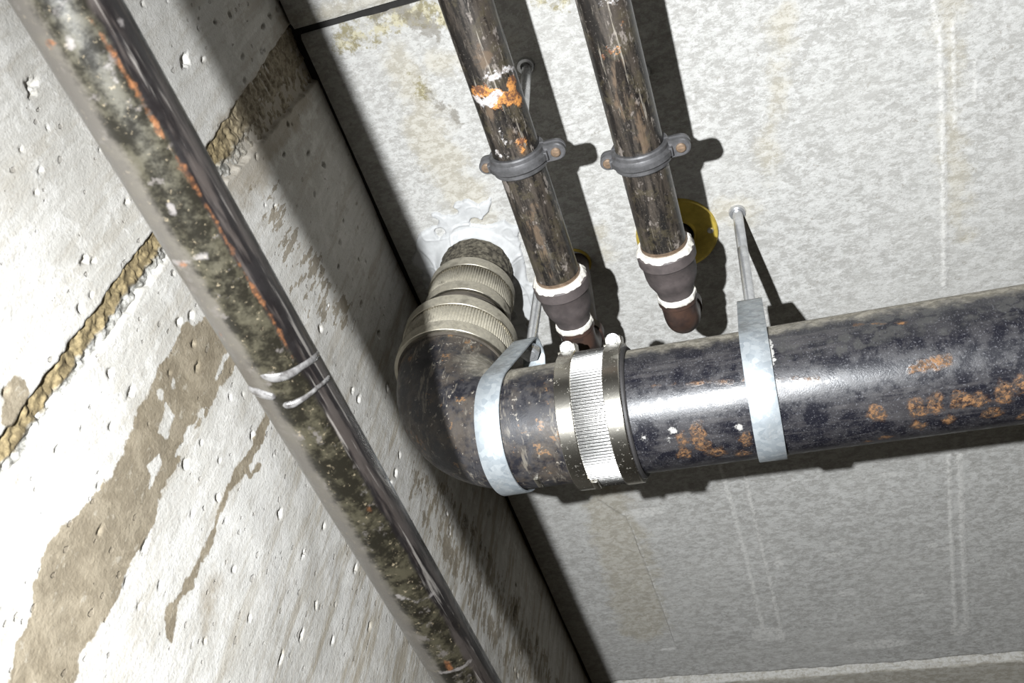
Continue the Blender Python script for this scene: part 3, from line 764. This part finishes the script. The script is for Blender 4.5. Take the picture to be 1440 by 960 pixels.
# ------------------------------------------------------------------ branch pipes under the slab
BR = .0211; BZ = CZ - .1715
YD = np.array([0, 1., 0]); TB = (.25, -.45, -1)
def branch(x, yend, label, rust_spots, white_spots, brown_spots, lip_y, riser_top):
    t = tag(empty('branch_pipe', (x, .3, BZ - BR)), label, 'pipe', 'two branch pipes under the ceiling slab')
    A = np.array([x, 0, BZ])
    ys_ = np.concatenate([[-1.4, -.35, -.1], np.arange(.10, lip_y + .012, .0016)])
    V, Fl, (S, T) = lathe(A, YD, [(v, BR) for v in ys_], 120, TB)
    Q = np.stack([S, T], 1)
    def sd(lst):
        d = np.full(len(S), .06)
        for it in lst:
            if len(it) == 2: d = np.minimum(d, line_sdf(Q, [cyl_hit(p, A, YD, BR, TB) for p in it[0]], it[1]))
            else: d = np.minimum(d, spot_sdf(Q, cyl_hit(it[:2], A, YD, BR, TB), it[2] * K, it[3] * K))
        return mm(d)
    make_obj('pipe', V, Fl, M_BRANCH, t, dict(rust=sd(rust_spots), white=sd(white_spots), brown=sd(brown_spots)), smooth='all')
    # reducing socket
    y0 = lip_y
    rag = lambda amp, sd_: (lambda an, tt, r: r + amp * (np.sin(an * 5 + sd_ + tt * 400) + .7 * np.sin(an * 11 + sd_ * 2) + .5 * np.sin(an * 23 + sd_ * 3)))
    prof = [(y0 + .012, BR), (y0 + .0015, BR + .001), (y0, BR + .0025), (y0, .0262), (y0 + .0012, .0274), (y0 + .0115, .0274), (y0 + .0128, .0262), (y0 + .014, .0252), (y0 + .028, .0246), (y0 + .035, .0232), (y0 + .041, .0205), (y0 + .0455, .0182), (y0 + .050, .0176), (y0 + .0535, .0172), (y0 + .0535, .012)]
    make_obj('reducing_socket', *lathe(A, YD, prof, 90, TB)[:2], M_FIT, t)
    make_obj('thread_ring', *lathe(A, YD, [(y0 - .007, BR - .001), (y0 - .007, BR + .0006), (y0 - .0055, BR + .0009), (y0 - .0045, BR + .0004), (y0 - .003, BR + .0009), (y0 - .0015, BR + .0004), (y0 + .001, BR + .0008)], 64, TB)[:2], M_SCREW, t)
    make_obj('joint_compound', *lathe(A, YD, [(y0 - .0036, BR - .001), (y0 - .0036, BR + .0012), (y0 - .0040, BR + .0032), (y0 - .0018, BR + .0050), (y0 + .001, BR + .0058), (y0 + .0025, BR + .0040)], 120, TB, rag(.00055, 1.3))[:2], M_WHITE, t)
    # nipple, second ring of compound and the elbow turning up into the slab
    y1 = y0 + .0535
    make_obj('joint_compound', *lathe(A, YD, [(y1 - .002, .012), (y1 - .002, .0160), (y1 - .0005, .0185), (y1 + .003, .0192), (y1 + .0055, .0182), (y1 + .0065, .013)], 90, TB, rag(.00035, 2.1))[:2], M_WHITE, t)
    yr = yend
    er = .0170
    V = []; n = 56; an = np.arange(n) * 2 * np.pi / n
    path = [(y1 + .0045, BZ, 1, 0, .0188), (y1 + .009, BZ, 1, 0, .0190), (y1 + .0105, BZ, 1, 0, .0175)]
    rbend = max(.0172, min(.02, yr - y1 - .012)); yc = yr - rbend; zc = BZ + rbend
    for a in np.linspace(0, math.pi / 2, 22): path.append((yc + rbend * math.sin(a), zc - rbend * math.cos(a), math.cos(a), math.sin(a), er))
    path += [(yr, zc + .006, 0, 1, er), (yr, zc + .007, 0, 1, .0188), (yr, zc + .017, 0, 1, .0188), (yr, zc + .0175, 0, 1, .0125)]
    for (yy, z, ty, tz, r) in path:
        for a in an:
            V.append((x + r * math.sin(a), yy - tz * r * math.cos(a), z + ty * r * math.cos(a)))
    m = len(path); idx = np.arange(m * n).reshape(m, n)
    Fl = np.vstack([np.stack([idx[i], idx[i + 1], np.roll(idx[i + 1], -1), np.roll(idx[i], -1)], 1) for i in range(m - 1)])
    make_obj('elbow', np.array(V), Fl[:, ::-1], M_FITR, t)
    b = np.array([x, yr, zc + .014]); tp = np.array([riser_top[0], riser_top[1], CZ + .03])
    make_obj('riser', *lathe(b, tp - b, [(0, .0132), (np.linalg.norm(tp - b), .0132)], 40, TB)[:2], M_FIT, t)
    return t, A
t1, A1 = branch(.2270, .6050, 'rust-banded dark steel branch pipe nearest the concrete wall, ending above the banded coupling',
    [([(668, 132), (685, 128), (705, 138), (728, 140)], [.004, .006, .006, .005]), (719, 118, 9, 9), (700, 146, 8, 8), (734, 200, 5, 4), (735, 207, 3, 4)],
    [([(670, 140), (685, 143), (696, 141)], [.003, .005, .003]), ([(690, 110), (702, 106), (712, 97), (724, 95)], [.003, .004, .004, .003]), (700, 130, 6, 4), (706, 192, 2, 4), (705, 218, 3, 2), (716, 95, 4, 4)],
    [([(678, 150), (690, 160)], .006), ([(760, 335), (768, 350), (772, 385)], [.004, .005, .003]), ([(745, 300), (752, 330)], [.003, .004]), ([(722, 190), (735, 210)], .004), (680, 80, 8, 12), (752, 290, 5, 9)],
    .5080, (.2055, .606))
t2, A2 = branch(.3325, .5900, 'scuffed dark steel branch pipe in the middle, turning up at the gold ceiling plate',
    [(868, 72, 10, 4), (866, 76, 5, 5), (874, 28, 3, 4)], [(858, 2, 8, 3), (935, 243, 5, 2)],
    [([(868, 90), (880, 160)], .005), ([(895, 150), (905, 210)], .003)], .4960, (.3300, .594))
# ring clamps that carry the branch pipes
def ring_clamp(x, y0, rod, label):
    t = tag(empty('ring_clamp', (x, y0, BZ - .03)), label, 'pipe clamp', 'hinged ring clamps on the branch pipes')
    A = np.array([x, y0, BZ])
    prof = np.array([(t_ * 1.2, r_ * 1.0) for t_, r_ in [(-.0078, BR + .0003), (-.0078, BR + .0032), (-.0068, BR + .0042), (-.0042, BR + .0042), (-.0032, BR + .0052), (-.0020, BR + .0072), (.0020, BR + .0072), (.0032, BR + .0052), (.0042, BR + .0042), (.0068, BR + .0042), (.0078, BR + .0032), (.0078, BR + .0003)]])
    for lowr in (True, False):
        a0, a1 = (math.pi + .05, 2 * math.pi - .05) if lowr else (.05, math.pi - .05)
        na = 48; V = []
        for a in np.linspace(a0, a1, na):
            for tt, r in prof: V.append(A + np.array([r * math.cos(a), tt, r * math.sin(a)]))
        mpr = len(prof); idx = np.arange(na * mpr).reshape(na, mpr); Fl = []
        for i in range(na - 1):
            for j in range(mpr):
                k = (j + 1) % mpr; Fl.append([idx[i, j], idx[i + 1, j], idx[i + 1, k], idx[i, k]])
        Fl.append(list(idx[0])); Fl.append(list(idx[-1][::-1]))
        Pp = Parts().add(np.array(V), Fl)
        sg = -1 if lowr else 1
        for sx in (-1, 1):
            big = sx > 0
            hwid = .0072 if not big else .0082; ln = .0066 if not big else .0122
            # lug plate with a rounded end
            cx = BR + .0015
            pts = [(cx, -hwid)] + [(cx + ln + hwid * math.sin(q), -hwid * math.cos(q)) for q in np.linspace(0, math.pi, 14)] + [(cx, hwid)]
            th = .0042
            Vv_ = []; n = len(pts)
            zc = sg * (.0012 if not big else .0015)
            for zz_ in (zc, zc + sg * (th - .0008), zc + sg * th):
                for (px_, py_) in pts:
                    f_ = 1.0 if abs(zz_ - (zc + sg * th)) > 1e-6 else .93
                    Vv_.append(A + np.array([sx * (cx + (px_ - cx) * f_), py_ * f_, zz_]))
            Fl2 = [[r0 * n + j, r0 * n + (j + 1) % n, (r0 + 1) * n + (j + 1) % n, (r0 + 1) * n + j] for r0 in (0, 1) for j in range(n)]
            Fl2 += [list(range(n)), [2 * n + j for j in range(n)][::-1]]
            Pp.add(np.array(Vv_), Fl2)
            # gusset between lug and ring
            Pp.add(*box(A + np.array([sx * (BR + .003), 0, sg * .0060]), .0035, .0040, .0045, None, .001))
        o = make_obj('ring_half', *Pp.get(), M_CLAMP, t)
        bm = bmesh.new(); bm.from_mesh(o.data); bmesh.ops.recalc_face_normals(bm, faces=bm.faces); bm.to_mesh(o.data); bm.free()
    for sx in (-1, 1):
        c = A + np.array([sx * (BR + (.0135 if sx > 0 else .0085)), 0, -.0052])
        Pp = Parts()
        Pp.add(*lathe(c, -ZD, [(-.012, .0022), (0, .0022), (0, .0044), (.0018, .0044), (.0028, .0034), (.0030, .0)], 22)[:2])
        Pp.add(*box(c - ZD * .0030, .0034, .0006, .0005))
        make_obj('screw', *Pp.get(), M_SCREW, t)
    b = A + ZD * (BR + .004)
    tp = np.array([rod[0], rod[1], CZ + .02])
    make_obj('threaded_rod', *lathe(b, tp - b, [(0, 0), (0, .0050), (np.linalg.norm(tp - b), .0050)], 26)[:2], M_ROD, t)
    V, Fl, _ = lathe((rod[0], rod[1], CZ - .003), ZD, [(0, .0052), (0, .0084), (.003, .0094), (.02, .0094)], 30)
    make_obj('anchor_sleeve', V, Fl, M_ROD, t)
    make_obj('rod_socket', *lathe(A + ZD * (BR + .002), ZD, [(0, .0095), (.012, .009), (.013, .008), (.013, .004)], 26)[:2], M_CLAMP, t)
ring_clamp(.2270, .3735, (.2205, .3600), 'grey cast ring clamp on the branch pipe nearest the wall')
ring_clamp(.3325, .3955, (.3325, .3960), 'grey cast ring clamp on the branch pipe that ends at the gold plate')

# ------------------------------------------------------------------ ceiling plates round the risers
def plate(x, y, r, ri, label, mat, screws, grp=None):
    t = tag(empty('ceiling_plate', (x, y, CZ - .004)), label, 'escutcheon')
    c = np.array([x, y, CZ + .003])
    make_obj('disc', *lathe(c, -ZD, [(0, r), (.0052, r), (.0066, r - .0010), (.0056, r - .0022), (.0050, r - .004), (.0056, ri + .008), (.0062, ri + .003), (.0085, ri + .0012), (.0085, ri), (0, ri)], 110)[:2], mat, t)
    make_obj('black_hole_disc', *lathe(c, -ZD, [(0, ri + .002), (.0040, ri + .002), (.0042, .0)], 60)[:2], M_DARK, t)  # black disc painted in place of the shade inside the hole
    for sx, sy in screws:
        cc = np.array([sx, sy, CZ - .0022])
        make_obj('screw', *lathe(cc, -ZD, [(0, .0038), (.0008, .0038), (.0022, .0028), (.0028, .0)], 24)[:2], M_BOLT, t)
sc = on_ceiling((999, 322))[:2]
plate(.3290, .5940, .0458, .0190, 'round gold metal plate on the ceiling behind the middle branch pipe', M_GOLD, [tuple(sc), (2 * .329 - sc[0], 2 * .594 - sc[1])])
V = None
t = tag(empty('pipe_sleeve', (.2055, .606, CZ - .003)), 'small brass sleeve in the ceiling hole behind the branch pipe nearest the wall', 'pipe sleeve')
c = np.array([.2055, .606, CZ + .004])
make_obj('sleeve_ring', *lathe(c, -ZD, [(0, .0205), (.0055, .0205), (.0060, .0195), (.0058, .0175), (.0, .0170)], 60)[:2], M_GOLD, t)
make_obj('black_hole_disc', *lathe(c, -ZD, [(0, .018), (.0042, .0175), (.0043, .0)], 50)[:2], M_DARK, t)  # black disc stands in for the shaded inside of the sleeve

# ------------------------------------------------------------------ near pipe along the wall
NR = .0205
NA = CAM + np.array([-.2619, 0, .3811]); NB = CAM + np.array([-.2514, .9, .3672])
DN = (NB - NA) / np.linalg.norm(NB - NA)
near = tag(empty('wall_pipe', tuple(NA + DN * .3)), 'long olive and black steel pipe running past the pitted wall in the foreground', 'pipe')
ts = np.concatenate([[-1.4, -.4, -.1], np.arange(.02, 1.25, .0019), [1.4, 1.9, 3.3]])
TN = (.5, -.4, -.75)
V, Fl, (S, T) = lathe(NA, DN, [(v, NR) for v in ts], 130, TN)
Q = np.stack([S, T], 1)
hn = lambda p: cyl_hit(p, NA, DN, NR, TN)
seam = [hn(p) for p in ((128, 30), (143, 50), (190, 125), (228, 190), (270, 255), (303, 310), (350, 395), (395, 470), (415, 510))]
sgn = 1.0 if hn((440, 460))[0] > hn((395, 470))[0] else -1.0
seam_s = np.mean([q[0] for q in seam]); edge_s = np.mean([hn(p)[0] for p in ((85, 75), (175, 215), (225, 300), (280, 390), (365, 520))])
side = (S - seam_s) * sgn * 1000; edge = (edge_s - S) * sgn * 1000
rust = line_sdf(Q, seam, [.0003, .0006, .0008, .0007, .0007, .0006, .0005, .0004, .0002])
for p, a, b in [((74, 62), 5, 8), ((255, 372), 6, 9), ((310, 470), 4, 3), ((630, 936), 22, 6), ((520, 715), 5, 3)]: rust = np.minimum(rust, spot_sdf(Q, hn(p), b * .0003, a * .0003))
white = np.full(len(S), .06)
for pts, hw in [([(232, 372), (262, 366), (290, 360)], .0008), ([(160, 20), (175, 35)], .0008)]: white = np.minimum(white, line_sdf(Q, [hn(p) for p in pts], hw))
for p, a, b in [((98, 60), 5, 5), ((162, 112), 6, 3), ((243, 294), 5, 3), ((500, 742), 2, 2), ((566, 862), 8, 3), ((515, 690), 3, 2)]: white = np.minimum(white, spot_sdf(Q, hn(p), b * .0003, a * .0003))
for pts in [[(618, 945), (660, 930)], [(560, 838), (585, 845), (610, 835)]]: white = np.minimum(white, line_sdf(Q, [hn(p) for p in pts], .0007))
make_obj('pipe', V, Fl, M_NEAR, near, dict(rust=mm(rust), white=mm(white), side=np.clip(side, -60, 60), edge=np.clip(edge, -60, 60), tt=T), smooth='all')
# pale glue beads at the joint of the near pipe
def bead(pts, hw, h, name):
    q = np.array([hn(p) for p in pts]); hw = np.asarray(hw, float)
    # resample
    L_ = np.concatenate([[0], np.cumsum(np.linalg.norm(np.diff(q, axis=0), axis=1))]); tt = np.linspace(0, L_[-1], 40)
    qs = np.stack([np.interp(tt, L_, q[:, 0]), np.interp(tt, L_, q[:, 1])], 1); ws = np.interp(tt, L_, hw) * np.clip(np.minimum(tt, L_[-1] - tt) / .0015 + .1, 0, 1) ** .5
    tg = np.gradient(qs, axis=0); tg /= np.linalg.norm(tg, axis=1)[:, None]; nr = np.stack([-tg[:, 1], tg[:, 0]], 1)
    D, e1, e2 = frame(DN, TN); V = []; m = 11
    for i in range(40):
        for u in np.linspace(-1, 1, m):
            s_, t_ = qs[i] + nr[i] * ws[i] * u; a = s_ / NR
            r = NR - .0004 + (h * min(1, ws[i] / hw.max()) + .0004) * math.sqrt(max(0, 1 - u * u))
            V.append(NA + D * t_ + (math.cos(a) * e1 + math.sin(a) * e2) * r)
    idx = np.arange(40 * m).reshape(40, m)
    Fl = np.stack([idx[:-1, :-1], idx[1:, :-1], idx[1:, 1:], idx[:-1, 1:]], -1).reshape(-1, 4)
    o = make_obj(name, np.array(V), Fl, M_BEAD, near, smooth='all')
    bm = bmesh.new(); bm.from_mesh(o.data); bmesh.ops.recalc_face_normals(bm, faces=bm.faces); bm.to_mesh(o.data); bm.free()
def mat_bead():
    s = NT('translucent_glue'); x = s.noise(140, 5, .7)
    c = s.mix(s.ramp(x, .35, .65), (.022, .020, .019), (.085, .082, .080)); return s.out(c, .18, 0, s.bump(x, .3, .0006), .8)
M_BEAD = mat_bead()
bead([(366, 528), (385, 532), (405, 527), (425, 515), (440, 505), (448, 495)], [.0016, .0030, .0030, .0022, .0022, .0016], .0010, 'glue_bead')
bead([(350, 545), (365, 552), (388, 558)], [.0022, .0034, .0026], .0018, 'glue_bead')
bead([(398, 570), (412, 568), (430, 558), (446, 545), (458, 535), (463, 528)], [.0022, .0024, .0016, .0014, .0014, .0010], .0016, 'glue_bead')
for o in bpy.data.objects:
    if '_o' in o: del o['_o']
